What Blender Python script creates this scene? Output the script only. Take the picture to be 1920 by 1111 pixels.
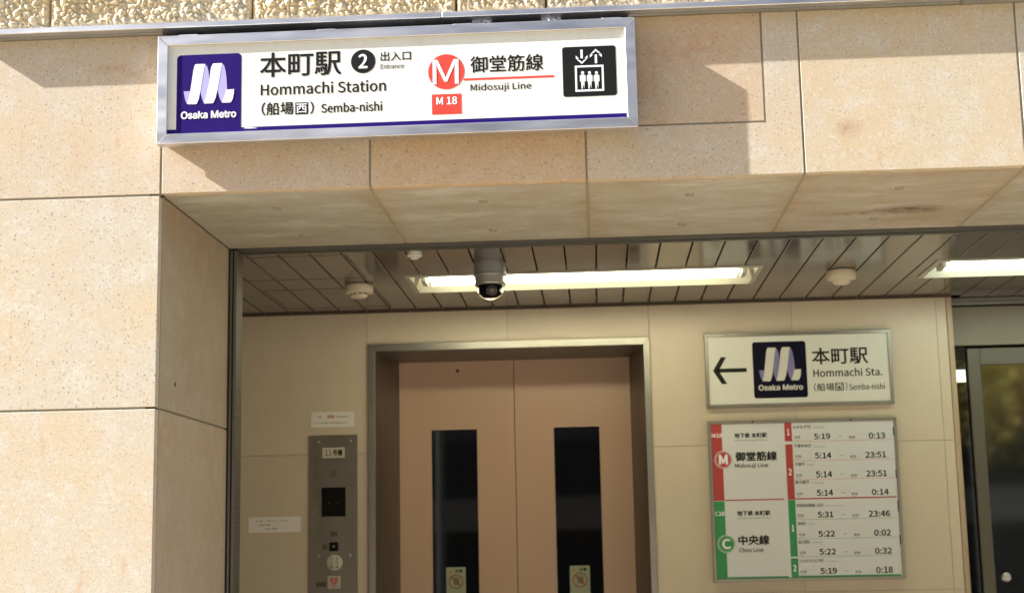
import bpy, bmesh, math, random
from mathutils import Vector, Matrix, noise, Euler
S = bpy.context.scene
for o in list(bpy.data.objects): bpy.data.objects.remove(o)
C = S.collection
R = math.radians
random.seed(7)

# ------------------------------------------------------------------ camera, sky, sun, exposure
cam_d = bpy.data.cameras.new('camera'); cam = bpy.data.objects.new('camera', cam_d); C.objects.link(cam)
CR = Vector((0.99816293, 0.05744816, -0.01924754)); CU = Vector((0.02843646, -0.16369919, 0.98610037)); CF = Vector((-0.05349885, 0.98483617, 0.16503208))
CP = Vector((0, -4.0068, 1.5)); FPX = 2776.31
m = Matrix((CR, CU, -CF)).transposed().to_4x4(); m.translation = CP
cam.matrix_world = m
cam_d.sensor_width = 36; cam_d.lens = FPX / 1920 * 36
cam_d.clip_start = .05; cam_d.clip_end = 2000
cam_d.dof.use_dof = True; cam_d.dof.focus_distance = 4.15; cam_d.dof.aperture_fstop = 4.5
S.camera = cam

TO_SUN = Vector((-.307, -.055, .205)).normalized()
w = bpy.data.worlds.new('World'); S.world = w; w.use_nodes = True
nt = w.node_tree; bg = nt.nodes['Background']
sky = nt.nodes.new('ShaderNodeTexSky'); sky.sky_type = 'NISHITA'; sky.sun_disc = False
sky.sun_elevation = math.asin(TO_SUN.z); sky.sun_rotation = math.atan2(TO_SUN.x, TO_SUN.y)
sky.air_density = 1.0; sky.dust_density = 1.6; sky.ozone_density = 1.0
nt.links.new(sky.outputs[0], bg.inputs[0]); bg.inputs[1].default_value = .09
sd = bpy.data.lights.new('sun', 'SUN'); sd.energy = 4.5; sd.angle = R(.4); sd.color = (1, .985, .965)
sun = bpy.data.objects.new('sun', sd); C.objects.link(sun); sun.rotation_euler = TO_SUN.to_track_quat('Z', 'Y').to_euler()
sun.location = (-8, -6, 8)
S.view_settings.view_transform = 'Standard'; S.view_settings.look = 'None'; S.view_settings.gamma = 1
S.view_settings.use_curve_mapping = False
S.view_settings.exposure = 1.85
S.render.engine = 'CYCLES'
S.cycles.max_bounces = 8; S.cycles.diffuse_bounces = 5; S.cycles.glossy_bounces = 5

# ------------------------------------------------------------------ picture point -> point on a real plane of the place
def ray(x, y): return CF + CR * ((x - 960) / FPX) + CU * ((555.5 - y) / FPX)
def onY(x, y, Y):
    d = ray(x, y); return CP + d * ((Y - CP.y) / d.y)
def onZ(x, y, Z):
    d = ray(x, y); return CP + d * ((Z - CP.z) / d.z)

# ------------------------------------------------------------------ tags and builders
def tag(o, label=None, cat=None, group=None, kind=None):
    if label: o['label'] = label
    if cat: o['category'] = cat
    if group: o['group'] = group
    if kind: o['kind'] = kind
    return o
def empty(name, loc, label=None, cat=None, group=None, kind=None):
    o = bpy.data.objects.new(name, None); C.objects.link(o); o.location = loc; o.empty_display_size = .05
    return tag(o, label, cat, group, kind)
def setp(o, parent):
    if parent is not None:
        o.parent = parent
        off = parent.location.copy(); q = parent.parent
        while q: off += q.location; q = q.parent
        o.location = o.location - off
MESHES = {}
def link(name, me, mat, parent=None, loc=(0, 0, 0), col=None, smooth=False):
    o = bpy.data.objects.new(name, me); C.objects.link(o); o.location = loc
    if mat and not me.materials: me.materials.append(mat)
    if smooth:
        for p in me.polygons: p.use_smooth = True
    if col: o.color = (*col, 1)
    setp(o, parent)
    return o
def fin(bm, name):
    bmesh.ops.recalc_face_normals(bm, faces=bm.faces[:])
    me = bpy.data.meshes.new(name); bm.to_mesh(me); bm.free(); return me
def addbox(bm, x0, x1, y0, y1, z0, z1):
    vs = [bm.verts.new(p) for p in ((x0,y0,z0),(x1,y0,z0),(x1,y1,z0),(x0,y1,z0),(x0,y0,z1),(x1,y0,z1),(x1,y1,z1),(x0,y1,z1))]
    fs = [bm.faces.new([vs[i] for i in f]) for f in ((0,3,2,1),(4,5,6,7),(0,1,5,4),(1,2,6,5),(2,3,7,6),(3,0,4,7))]
    return vs, fs
def box(name, x0, x1, y0, y1, z0, z1, mat, parent=None, bev=0, col=None, seg=1):
    """one box, its origin at its own centre"""
    c = Vector(((x0+x1)/2, (y0+y1)/2, (z0+z1)/2)); bm = bmesh.new()
    addbox(bm, x0-c.x, x1-c.x, y0-c.y, y1-c.y, z0-c.z, z1-c.z)
    if bev: bmesh.ops.bevel(bm, geom=bm.edges[:], offset=bev, segments=seg, affect='EDGES', profile=.5)
    return link(name, fin(bm, name), mat, parent, c, col)
def lathe(name, prof, c, mat, parent=None, axis='Z', n=32, smooth=True, capped=True):
    """prof = [(radius, height)...] turned about an axis through c"""
    bm = bmesh.new(); rings = []
    for r, h in prof:
        if r < 1e-6: rings.append([bm.verts.new((0, 0, h))]); continue
        rings.append([bm.verts.new((r*math.cos(2*math.pi*i/n), r*math.sin(2*math.pi*i/n), h)) for i in range(n)])
    for a, b in zip(rings, rings[1:]):
        for i in range(n):
            j = (i+1) % n
            if len(a) == 1 and len(b) > 1: bm.faces.new((a[0], b[i], b[j]))
            elif len(b) == 1 and len(a) > 1: bm.faces.new((a[i], b[0], a[j]))
            elif len(a) > 1: bm.faces.new((a[i], b[i], b[j], a[j]))
    if capped:
        for r in (rings[0], rings[-1]):
            if len(r) > 1: bm.faces.new(r)
    if axis == 'Y': bmesh.ops.transform(bm, matrix=Matrix.Rotation(R(90), 4, 'X'), verts=bm.verts[:])
    if axis == 'X': bmesh.ops.transform(bm, matrix=Matrix.Rotation(R(90), 4, 'Y'), verts=bm.verts[:])
    me = fin(bm, name)
    if smooth:
        for p in me.polygons: p.use_smooth = True
        try: me.set_sharp_from_angle(angle=R(35))
        except Exception: pass
    return link(name, me, mat, parent, c)
def flat(name, polys, y, mat, parent=None, dy=.0):
    """flat print facing the street: polygons given as (x,z) lists"""
    cx = sum(p[0] for q in polys for p in q)/sum(len(q) for q in polys); cz = sum(p[1] for q in polys for p in q)/sum(len(q) for q in polys)
    bm = bmesh.new()
    for q in polys:
        f = bm.faces.new([bm.verts.new((x-cx, 0, z-cz)) for x, z in q])
    bmesh.ops.triangulate(bm, faces=[f for f in bm.faces if len(f.verts) > 4])
    me = bpy.data.meshes.new(name); bm.normal_update()
    for f in bm.faces:
        if f.normal.y > 0: f.normal_flip()
    bm.to_mesh(me); bm.free()
    return link(name, me, mat, parent, (cx, y, cz))
def rect(x0, x1, z0, z1): return [(x0, z0), (x1, z0), (x1, z1), (x0, z1)]
def disc(cx, cz, r, n=48): return [(cx+r*math.cos(2*math.pi*i/n), cz+r*math.sin(2*math.pi*i/n)) for i in range(n)]
def ringpoly(cx, cz, r0, r1, n=48):
    out = []
    for i in range(n):
        a, b = 2*math.pi*i/n, 2*math.pi*(i+1)/n
        out.append([(cx+r0*math.cos(a), cz+r0*math.sin(a)), (cx+r1*math.cos(a), cz+r1*math.sin(a)), (cx+r1*math.cos(b), cz+r1*math.sin(b)), (cx+r0*math.cos(b), cz+r0*math.sin(b))])
    return out
def rrect(x0, x1, z0, z1, r, n=8, corners='all'):
    pts = []
    for cx, cz, a0, k in ((x1-r, z1-r, 0, 'tr'), (x0+r, z1-r, 90, 'tl'), (x0+r, z0+r, 180, 'bl'), (x1-r, z0+r, 270, 'br')):
        if corners == 'top' and k in ('bl', 'br'):
            pts.append((x0, z0) if k == 'bl' else (x1, z0)); continue
        for i in range(n+1):
            a = R(a0 + 90*i/n); pts.append((cx+r*math.cos(a), cz+r*math.sin(a)))
    return pts
import os
def _font(fn):
    try: return bpy.data.fonts.load(os.path.join(bpy.utils.system_resource('DATAFILES'), 'fonts', fn))
    except Exception: return None
F_CJK = _font('Noto Sans CJK Regular.woff2'); F_INTER = _font('Inter.woff2')
def text(body, x0, x1, z0, z1, y, mat, parent=None, bold=0.0, name='lettering', space=1.0):
    """lettering whose ink fills the rectangle x0..x1, z0..z1"""
    c = bpy.data.curves.new(name, 'FONT'); c.body = body; c.size = 1
    fnt = F_INTER if body == 'Osaka Metro' else F_CJK
    if fnt: c.font = fnt
    c.resolution_u = 3; c.space_character = space
    c.fill_mode = 'FRONT' if hasattr(c, 'fill_mode') else c.fill_mode
    o = bpy.data.objects.new(name, c); C.objects.link(o)
    me = bpy.data.meshes.new_from_object(o.evaluated_get(bpy.context.evaluated_depsgraph_get()))
    bpy.data.objects.remove(o)
    if len(me.vertices) == 0: return None
    xs = [v.co.x for v in me.vertices]; ys = [v.co.y for v in me.vertices]
    a0, a1, b0, b1 = min(xs), max(xs), min(ys), max(ys); cx, cz = (x0+x1)/2, (z0+z1)/2
    for v in me.vertices:
        X = x0 + (v.co.x-a0)/(a1-a0)*(x1-x0); Z = z0 + (v.co.y-b0)/max(b1-b0, 1e-6)*(z1-z0)
        v.co = (X-cx, 0, Z-cz)
    if bold > 0:   # thicker strokes: the same glyphs laid again a hair aside, each in its own plane
        vs = [v.co.copy() for v in me.vertices]; fs = [tuple(p.vertices) for p in me.polygons]; k = len(vs); V = []; F = []
        b_ = bold*min((x1-x0)/(a1-a0), (z1-z0)/max(b1-b0, 1e-6))*.55
        for i, (dx, dz) in enumerate(((-1, 0), (1, 0), (0, .8), (0, -.8), (0, 0))):
            V += [(v.x*(1-2*b_/(x1-x0))+dx*b_, -.00004*i, v.z+dz*b_) for v in vs]; F += [tuple(q+k*i for q in f) for f in fs]
        me = bpy.data.meshes.new(name); me.from_pydata(V, [], F); me.update()
    me.name = name; me.materials.clear(); me.materials.append(mat)
    return link(name, me, mat, parent, (cx, y, cz))

# ------------------------------------------------------------------ materials
def mat(name, col=(.5, .5, .5), rough=.5, metal=0, spec=.5, emis=None, es=0, coat=0):
    M = bpy.data.materials.new(name); M.use_nodes = True; b = M.node_tree.nodes['Principled BSDF']
    b.inputs['Base Color'].default_value = (*col, 1); b.inputs['Roughness'].default_value = rough; b.inputs['Metallic'].default_value = metal
    b.inputs['Specular IOR Level'].default_value = spec; b.inputs['Coat Weight'].default_value = coat
    if emis: b.inputs['Emission Color'].default_value = (*emis, 1); b.inputs['Emission Strength'].default_value = es
    return M
class N:
    """small node helper"""
    def __init__(s, M): s.M = M; s.t = M.node_tree; s.b = s.t.nodes['Principled BSDF']
    def new(s, k, **kw):
        n = s.t.nodes.new(k)
        for a, v in kw.items():
            if a.startswith('i_'):
                key = a[2:]; n.inputs[int(key) if key.isdigit() else key.replace('_', ' ')].default_value = v
            else: setattr(n, a, v)
        return n
    def ln(s, a, b): s.t.links.new(a, b)
    def noise(s, vec, scale, detail=4, rough=.5):
        n = s.new('ShaderNodeTexNoise', i_Scale=scale, i_Detail=detail, i_Roughness=rough); s.ln(vec, n.inputs['Vector']); return n.outputs['Fac']
    def ramp(s, v, a, b, c0=0., c1=1.):
        n = s.new('ShaderNodeMapRange', i_1=a, i_2=b, i_3=c0, i_4=c1); s.ln(v, n.inputs[0]); return n.outputs[0]
    def math(s, op, a, b=None):
        n = s.new('ShaderNodeMath', operation=op)
        for i, v in enumerate((a, b)):
            if v is None: continue
            if hasattr(v, 'links'): s.ln(v, n.inputs[i])
            else: n.inputs[i].default_value = v
        return n.outputs[0]
    def mix(s, f, a, b, mode='MIX'):
        n = s.new('ShaderNodeMix', data_type='RGBA', blend_type=mode)
        for i, v in ((0, f), (6, a), (7, b)):
            if hasattr(v, 'links'): s.ln(v, n.inputs[i])
            else: n.inputs[i].default_value = v if i == 0 else (*v, 1)
        return n.outputs[2]
    def pos(s, randomize=True):
        tc = s.new('ShaderNodeTexCoord'); 
        if not randomize: return tc.outputs['Object']
        oi = s.new('ShaderNodeObjectInfo'); mm = s.new('ShaderNodeVectorMath', operation='SCALE'); 
        cmb = s.new('ShaderNodeCombineXYZ'); 
        for i, k in enumerate((37., 61., 23.)): s.ln(s.math('MULTIPLY', oi.outputs['Random'], k), cmb.inputs[i])
        a = s.new('ShaderNodeVectorMath', operation='ADD'); s.ln(tc.outputs['Object'], a.inputs[0]); s.ln(cmb.outputs[0], a.inputs[1]); return a.outputs[0]
    def wpos(s): return s.new('ShaderNodeNewGeometry').outputs['Position']
    def blob(s, P, c, sc, soft=.0):
        """round patch at world point c, radii sc"""
        a = s.new('ShaderNodeVectorMath', operation='SUBTRACT', i_1=c); s.ln(P, a.inputs[0])
        d = s.new('ShaderNodeVectorMath', operation='DIVIDE', i_1=sc); s.ln(a.outputs[0], d.inputs[0])
        l = s.new('ShaderNodeVectorMath', operation='LENGTH'); s.ln(d.outputs[0], l.inputs[0])
        return s.ramp(l.outputs['Value'], soft, 1, 1, 0)
    def bump(s, h, strength, dist=.001):
        n = s.new('ShaderNodeBump', i_Strength=strength, i_Distance=dist); s.ln(h, n.inputs['Height']); s.ln(n.outputs[0], s.b.inputs['Normal'])

def stone(name, base, orange, dotc, stains=(), dots=.55, spk=1.0, cloud=1.0, rough=.7, grain=1.0, streak=None, rust=.0):
    M = mat(name, base, rough, spec=.35); n = N(M); P = n.pos(); W = n.wpos()
    oi = n.new('ShaderNodeObjectInfo')
    big = n.noise(P, 3.2, 5, .6); mid = n.noise(P, 14, 5, .65); fine = n.noise(P, 260, 3, .7); g1 = n.noise(P, 85, 4, .75); g2 = n.noise(P, 130, 3, .7)
    yel = (base[0]*1.02, base[1]*.98, base[2]*.80); grey = (base[0]*.90, base[1]*.95, base[2]*1.02)
    c = n.mix(n.ramp(big, .42, .66, 0, cloud), base, orange)
    c = n.mix(n.ramp(mid, .52, .72, 0, .5*cloud), c, orange)
    pale = (min(1, base[0]*1.10), min(1, base[1]*1.17), min(1, base[2]*1.27))
    c = n.mix(n.ramp(mid, .50, .34, 0, .8), c, pale)
    big2 = n.noise(P, 7.5, 6, .7); c = n.mix(n.ramp(big2, .5, .66, 0, .5*cloud), c, tuple(a*b_ for a, b_ in zip(base, (1.0, .91, .78))))
    c = n.mix(n.ramp(g1, .50, .66, 0, .85*grain), c, yel)
    c = n.mix(n.ramp(g2, .54, .66, 0, .75*grain), c, grey)
    c = n.mix(n.ramp(g1, .46, .34, 0, .6*grain), c, tuple(x*1.12 for x in pale))
    c = n.mix(n.ramp(fine, .36, .66, 0, .45), c, tuple(x*.76 for x in base))
    if streak:   # drawn-out weathering marks
        mp = n.new('ShaderNodeMapping'); mp.inputs['Scale'].default_value = streak; n.ln(P, mp.inputs[0]); st_ = n.noise(mp.outputs[0], 1, 6, .7)
        c = n.mix(n.ramp(st_, .48, .66, 0, .6), c, tuple(a*b_ for a, b_ in zip(base, (.80, .68, .52)))); c = n.mix(n.ramp(st_, .46, .34, 0, .7), c, tuple(x*1.25 for x in base))
    # mineral specks: irregular, of several sizes and strengths
    for sc, gate, r0, r1, colr, st, amp in ((105, dots-.08, .06, .32, dotc, 1.0, .011), (190, .55, .08, .36, (base[0]*.5, base[1]*.32, base[2]*.2), .75, .007), (330, .5, .1, .42, (base[0]*.45, base[1]*.42, base[2]*.4), .6, .004)):
        v = n.new('ShaderNodeTexVoronoi', i_Scale=sc)
        dv = n.new('ShaderNodeVectorMath', operation='ADD'); n.ln(P, dv.inputs[0])
        nn = n.new('ShaderNodeTexNoise', i_Scale=sc*2.1, i_Detail=2); n.ln(P, nn.inputs['Vector'])
        sc2 = n.new('ShaderNodeVectorMath', operation='SCALE', i_3=amp); n.ln(nn.outputs['Color'], sc2.inputs[0]); n.ln(sc2.outputs[0], dv.inputs[1])
        n.ln(dv.outputs[0], v.inputs['Vector'])
        sep = n.new('ShaderNodeSeparateColor'); n.ln(v.outputs['Color'], sep.inputs[0])
        g = n.math('GREATER_THAN', sep.outputs[0], gate)
        f = n.math('MULTIPLY', n.math('MULTIPLY', g, n.ramp(v.outputs['Distance'], r0, r1, 1, 0)), n.ramp(sep.outputs[1], 0, 1, .25, 1))
        c = n.mix(n.math('MULTIPLY', f, st*spk), c, colr)
    nz = n.noise(W, 30, 6, .75)
    if rust:     # faint rusty bleeding out of the stone
        mp = n.new('ShaderNodeMapping'); mp.inputs['Scale'].default_value = (16, 16, 3.6); n.ln(P, mp.inputs[0]); r_ = n.noise(mp.outputs[0], 1, 5, .7)
        c = n.mix(n.math('MULTIPLY', n.ramp(r_, .60, .80, 0, rust), n.ramp(nz, .4, .6, .2, 1)), c, (.46, .25, .11))
    for cpt, rad, colr, st in stains:
        f = n.math('MULTIPLY', n.blob(W, cpt, rad), n.ramp(nz, .35, .62, .1, 1)); c = n.mix(n.math('MULTIPLY', f, st), c, colr)
    c = n.mix(1.0, c, oi.outputs['Color'], 'MULTIPLY')
    n.ln(c, n.b.inputs['Base Color']); n.bump(fine, .2, .0006)
    return M
RUST = (.33, .15, .05)
M_stone = stone('granite_cladding', (.56, .495, .40), (.59, .46, .30), (.11, .09, .07), (
    ((.721, 0, 2.616), (.05, .3, .035), RUST, .75), ((-1.353, 0, 2.864), (.07, .3, .02), (.4, .2, .09), .8), ((-1.29, 0, 2.845), (.03, .3, .012), (.4, .2, .09), .7),
    ((-1.331, 0, 2.64), (.014, .3, .055), (.5, .3, .14), .7), ((-1.45, 0, 2.62), (.05, .3, .12), (.5, .33, .2), .45),
    ((.30, 0, 2.86), (.18, .3, .08), (.45, .22, .09), .5), ((.17, 0, 2.75), (.05, .3, .1), (.42, .25, .14), .5), ((-.9, 0, 2.56), (.3, .3, .06), (.5, .33, .18), .3)), rust=1.0)
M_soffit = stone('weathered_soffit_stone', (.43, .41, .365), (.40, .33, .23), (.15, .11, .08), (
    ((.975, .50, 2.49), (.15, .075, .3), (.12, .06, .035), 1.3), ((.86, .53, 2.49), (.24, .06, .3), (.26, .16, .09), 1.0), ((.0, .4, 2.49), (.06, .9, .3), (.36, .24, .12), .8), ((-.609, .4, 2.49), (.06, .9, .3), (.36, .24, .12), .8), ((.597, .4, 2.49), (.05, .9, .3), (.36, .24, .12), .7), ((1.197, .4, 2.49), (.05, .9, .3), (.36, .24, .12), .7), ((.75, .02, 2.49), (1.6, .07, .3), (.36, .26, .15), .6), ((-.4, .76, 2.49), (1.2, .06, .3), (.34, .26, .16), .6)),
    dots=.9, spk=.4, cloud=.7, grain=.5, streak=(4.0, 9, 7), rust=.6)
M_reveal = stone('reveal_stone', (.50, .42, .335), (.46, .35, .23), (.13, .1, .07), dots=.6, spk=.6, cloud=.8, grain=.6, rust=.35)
M_rough = stone('rock_faced_stone', (.75, .64, .445), (.68, .52, .31), (.2, .13, .08), dots=.8, spk=.4, cloud=.6, rough=.85)
def metal(name, col, rough, streak=(2, 2, 300), amt=.12, bump=.0):
    M = mat(name, col, rough, 1); n = N(M); tc = n.pos()
    mp = n.new('ShaderNodeMapping'); mp.inputs['Scale'].default_value = streak; n.ln(tc, mp.inputs[0])
    a = n.noise(mp.outputs[0], 1, 3); b = n.noise(tc, 9, 4)
    n.ln(n.ramp(a, .3, .7, rough-amt*.6, rough+amt), n.b.inputs['Roughness'])
    n.ln(n.mix(n.ramp(b, .35, .7, 0, .55), col, tuple(x*.82 for x in col)), n.b.inputs['Base Color'])
    return M
M_steel = metal('brushed_stainless', (.70, .69, .71), .42, (4, 4, 30), .08)
M_steel_in = metal('satin_steel_inside', (.42, .41, .36), .38)
M_jamb = metal('dark_satin_jamb', (.235, .215, .19), .45, (60, 60, 2))
M_cap = mat('stone_coloured_cap', (.30, .26, .21), .5)
M_alu = metal('aluminium_profile', (.33, .33, .31), .45)
M_panel = metal('call_panel_steel', (.33, .31, .27), .42, (300, 2, 2))
M_dark = mat('dark_gap', (.018, .016, .013), .8)
M_mortar = mat('joint_sealant', (.30, .28, .215), .75)
M_black = mat('black_print', (.010, .010, .009), .45, spec=.25)
M_black2 = mat('gloss_black', (.006, .006, .007), .12)
M_white = mat('acrylic_white', (.78, .78, .71), .3, spec=.3)
M_whitep = mat('white_print', (.85, .85, .86), .4)
M_purple = mat('deep_purple_print', (.021, .007, .135), .35, spec=.2)
M_lav = mat('lavender_print', (.42, .38, .80), .4)
M_navy = mat('navy_print', (.003, .003, .016), .4, spec=.2)
M_lav2 = mat('slate_lavender_print', (.20, .19, .36), .4)
M_red = mat('red_print', (.75, .065, .045), .35)
M_red2 = mat('matt_red_print', (.42, .05, .042), .45)
M_green = mat('green_print', (.03, .27, .09), .45)
M_pinkl = mat('thin_red_line', (.7, .35, .33), .5)
M_greenl = mat('thin_green_line', (.3, .5, .35), .5)
M_signin = mat('cream_sign_face', (.68, .69, .62), .4)
M_ttface = mat('pale_grey_sign_face', (.64, .665, .66), .4)
M_grey = mat('grey_print', (.11, .11, .11), .5)
M_paper = mat('laminated_paper', (.74, .71, .66), .4)
M_paper2 = mat('laminated_paper_cool', (.76, .73, .70), .4)
M_plastic = mat('cream_plastic', (.62, .56, .42), .4)
M_plastic2 = mat('white_plastic', (.6, .62, .55), .4)
M_camb = mat('grey_camera_housing', (.36, .37, .36), .35, .6)
M_guide = metal('dark_guide_profile', (.25, .25, .23), .5)
M_lampw = mat('white_enamel', (.42, .41, .34), .4)
M_brownp = mat('brown_plate', (.09, .065, .045), .5)
M_mark = mat('faint_print', (.30, .27, .24), .6)
M_markr = mat('faded_red_print', (.5, .12, .09), .6)
M_sticker = mat('sticker_green_white', (.30, .34, .22), .5)
M_stred = mat('sticker_red_ring', (.30, .08, .045), .5)
M_tube = mat('warm_tube', (1, 1, .8), .5, emis=(1, .94, .66), es=5.2)
M_tube2 = mat('cool_tube', (1, 1, 1), .5, emis=(.86, 1, .84), es=5.2)
n = N(M_white); P = n.pos(False); mp = n.new('ShaderNodeMapping'); mp.inputs['Scale'].default_value = (22, 1, 3); n.ln(P, mp.inputs[0])
n.ln(n.mix(n.ramp(n.noise(mp.outputs[0], 1, 5, .7), .5, .8, 0, .35), (.78, .78, .71), (.60, .59, .51)), n.b.inputs['Base Color'])
# ceiling strips: satin-gloss brown aluminium
M_ceil = mat('brown_aluminium_strip', (.08, .066, .05), .1, spec=.75); n = N(M_ceil); P = n.pos()
n.ln(n.ramp(n.noise(P, 7, 3), .3, .7, .11, .18), n.b.inputs['Roughness'])
n.ln(n.mix(n.ramp(n.noise(P, 5, 4), .3, .7), (.105, .086, .068), (.088, .073, .058)), n.b.inputs['Base Color'])
# inside wall tile
M_tile = mat('cream_wall_tile', (.50, .41, .26), .32); n = N(M_tile); P = n.pos(); oi = n.new('ShaderNodeObjectInfo')
c = n.mix(n.ramp(n.noise(P, 4, 5, .6), .2, .8), (.60, .515, .385), (.54, .465, .345)); c = n.mix(n.ramp(n.noise(P, 9, 6, .75), .2, .85, 0, .5), c, (.66, .595, .48))
c = n.mix(n.ramp(n.noise(P, 60, 4, .7), .3, .7, 0, .2), c, (.63, .57, .46))
c = n.mix(1.0, c, oi.outputs['Color'], 'MULTIPLY'); n.ln(c, n.b.inputs['Base Color']); n.ln(n.ramp(n.noise(P, 12, 3), .1, .9, .34, .44), n.b.inputs['Roughness'])
M_door = mat('salmon_painted_steel', (.50, .30, .19), .3); n = N(M_door); P = n.pos()
n.ln(n.mix(n.ramp(n.noise(P, 3, 4), .3, .7), (.54, .37, .265), (.51, .35, .25)), n.b.inputs['Base Color']); n.bump(n.noise(P, 500, 2), .08, .0005)
M_transom = mat('olive_beige_panel', (.27, .235, .16), .45); n = N(M_transom); n.ln(n.mix(n.ramp(n.noise(n.pos(), 4, 4), .3, .7), (.20, .175, .12), (.175, .155, .105)), n.b.inputs['Base Color'])
M_glass = mat('dark_glass', (.005, .005, .006), .03); M_glass.node_tree.nodes['Principled BSDF'].inputs['IOR'].default_value = 1.6
M_glass2 = mat('smoked_glass', (.010, .011, .010), .05); M_glass2.node_tree.nodes['Principled BSDF'].inputs['IOR'].default_value = 2.6
M_dome = bpy.data.materials.new('smoked_dome'); M_dome.use_nodes = True; b = M_dome.node_tree.nodes['Principled BSDF']
b.inputs['Base Color'].default_value = (.62, .58, .5, 1); b.inputs['Roughness'].default_value = .03; b.inputs['Transmission Weight'].default_value = 1; b.inputs['IOR'].default_value = 1.15
def ground_mat(name, c1, c2, sc):
    M = mat(name, c1, .85); n = N(M); P = n.wpos()
    c = n.mix(n.ramp(n.noise(P, sc, 6, .7), .3, .7), c1, c2); c = n.mix(n.ramp(n.noise(P, .7, 4), .35, .7, 0, .35), c, tuple(x*.7 for x in c1)); n.ln(c, n.b.inputs['Base Color']); n.bump(n.noise(P, sc*3, 3), .3, .003); return M
M_pave = ground_mat('pale_paving', (.50, .41, .28), (.43, .35, .235), 40)
M_asph = ground_mat('asphalt', (.06, .06, .06), (.045, .045, .045), 90)
M_floor = ground_mat('indoor_floor_tile', (.50, .43, .33), (.46, .40, .3), 20)
M_conc = ground_mat('plain_render', (.42, .38, .32), (.36, .33, .28), 6)
M_bldg = ground_mat('grey_brown_cladding', (.16, .14, .13), (.12, .11, .105), 4)
M_navyb = mat('dark_blue_shopfront', (.008, .009, .014), .5)
M_win = mat('window_glass_far', (.02, .025, .035), .08, spec=.8)

# ------------------------------------------------------------------ setting: ground
def slab(name, x0, x1, y0, y1, z0, z1, m_, label=None, kind='structure', parent=None):
    o = box(name, x0, x1, y0, y1, z0, z1, m_, parent)
    if parent is None: tag(o, kind=kind, label=label)
    return o
slab('ground', -600, 600, -600, 600, -.35, -.16, M_asph)
slab('pavement', -60, 60, -5.2, -.002, -.15, 0, M_pave)
slab('kerb', -60, 60, -5.36, -5.203, -.15, .004, M_conc)
slab('road', -120, 120, -13.5, -5.363, -.156, -.13, M_asph)
slab('far_pavement', -60, 60, -18, -13.503, -.15, 0, M_pave)
slab('floor', -1.7, 6, .002, 5, -.15, .003, M_floor)

# ------------------------------------------------------------------ portal wall: granite slabs
ZS = 2.49; XL = -1.204; J = [-1.204, -.609, -.003, .597, 1.197, 1.797, 2.397, 2.997]
G = .0031   # half joint
wall = empty('stone_portal_wall', (0, 0, 0), 'pinkish beige granite portal wall framing the lift lobby opening, half in slanting sunlight', 'wall')
def slabp(x0, x1, z0, z1, tint=(1, 1, 1), name='stone_panel', y0=0.0, y1=.03, mt=None):
    return box(name, x0+G, x1-G, y0+random.uniform(-.0003, .0003), y1, z0+G, z1-G, mt or M_stone, wall, bev=.0012, col=tint)
TOPZ = 2.966
rows = [2.49, 1.89, 1.29, .69, .09]
slabp(-1.804, XL, ZS, TOPZ, (.98, .95, .93)); slabp(-2.404, -1.804, ZS, TOPZ)
for k in range(4):
    for x0 in (-2.404, -1.804):
        slabp(x0, x0+.6, rows[k+1], rows[k], random.choice(((1, 1, 1), (1, .985, .96), (1.0, 1.0, 1.0))))
CUT = 2.925   # slabs behind the sign stop short of the flashing
slabp(J[0], J[1], ZS, CUT, (.97, .90, .86)); slabp(J[1], J[2], ZS, CUT, (1.0, .86, .72))
# L-shaped slab and the removable slab set into it
bm = bmesh.new(); pts = [(J[2]+G, ZS+G), (J[3]-G, ZS+G), (J[3]-G, TOPZ), (.4957+G, TOPZ), (.4957+G, 2.6432-G), (J[2]+G, 2.6432-G)]
f = bm.faces.new([bm.verts.new((x-.3, 0, z-2.7)) for x, z in pts]); r = bmesh.ops.extrude_face_region(bm, geom=[f])
bmesh.ops.translate(bm, vec=(0, .03, 0), verts=[v for v in r['geom'] if isinstance(v, bmesh.types.BMVert)])
link('stone_panel', fin(bm, 'stone_panel'), M_stone, wall, (.3, 0, 2.7), (1, .965, .93))
bm = bmesh.new(); pts = [(J[2]+G, 2.6432+G), (.4957-G, 2.6432+G), (.4957-G, TOPZ), (.125, TOPZ), (.125, CUT), (J[2]+G, CUT)]
f = bm.faces.new([bm.verts.new((x-.2, 0, z-2.8)) for x, z in pts]); r = bmesh.ops.extrude_face_region(bm, geom=[f])
bmesh.ops.translate(bm, vec=(0, .03, 0), verts=[v for v in r['geom'] if isinstance(v, bmesh.types.BMVert)])
o = link('stone_panel', fin(bm, 'stone_panel'), M_stone, wall, (.2, .0008, 2.8), (.97, .87, .79)); o['label'] = 'removable granite slab, redder and more speckled than the rest'
for k in range(3, 7): slabp(J[k], J[k+1], ZS, TOPZ, ((1, .985, .95), (1, 1, .98), (1, 1, 1), (1, 1, 1))[k-3])
for k in range(4): slabp(J[7], J[7]+.6, rows[k+1], rows[k])
slabp(J[7], J[7]+.6, ZS, TOPZ)
# sealant and backing behind the slabs
def back(x0, x1, y0, y1, z0, z1): return box('joint_backing', x0, x1, y0, y1, z0, z1, M_mortar, wall)
back(-2.404, XL-.032, .0035, .028, .05, TOPZ-.001); back(XL-.032, -1.2, .0036, .027, 2.4955, TOPZ-.001)
back(-1.2, 3.0, .0035, .028, 2.4955, CUT-.001); back(.127, 3.0, .0036, .027, CUT, TOPZ-.001)
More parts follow.
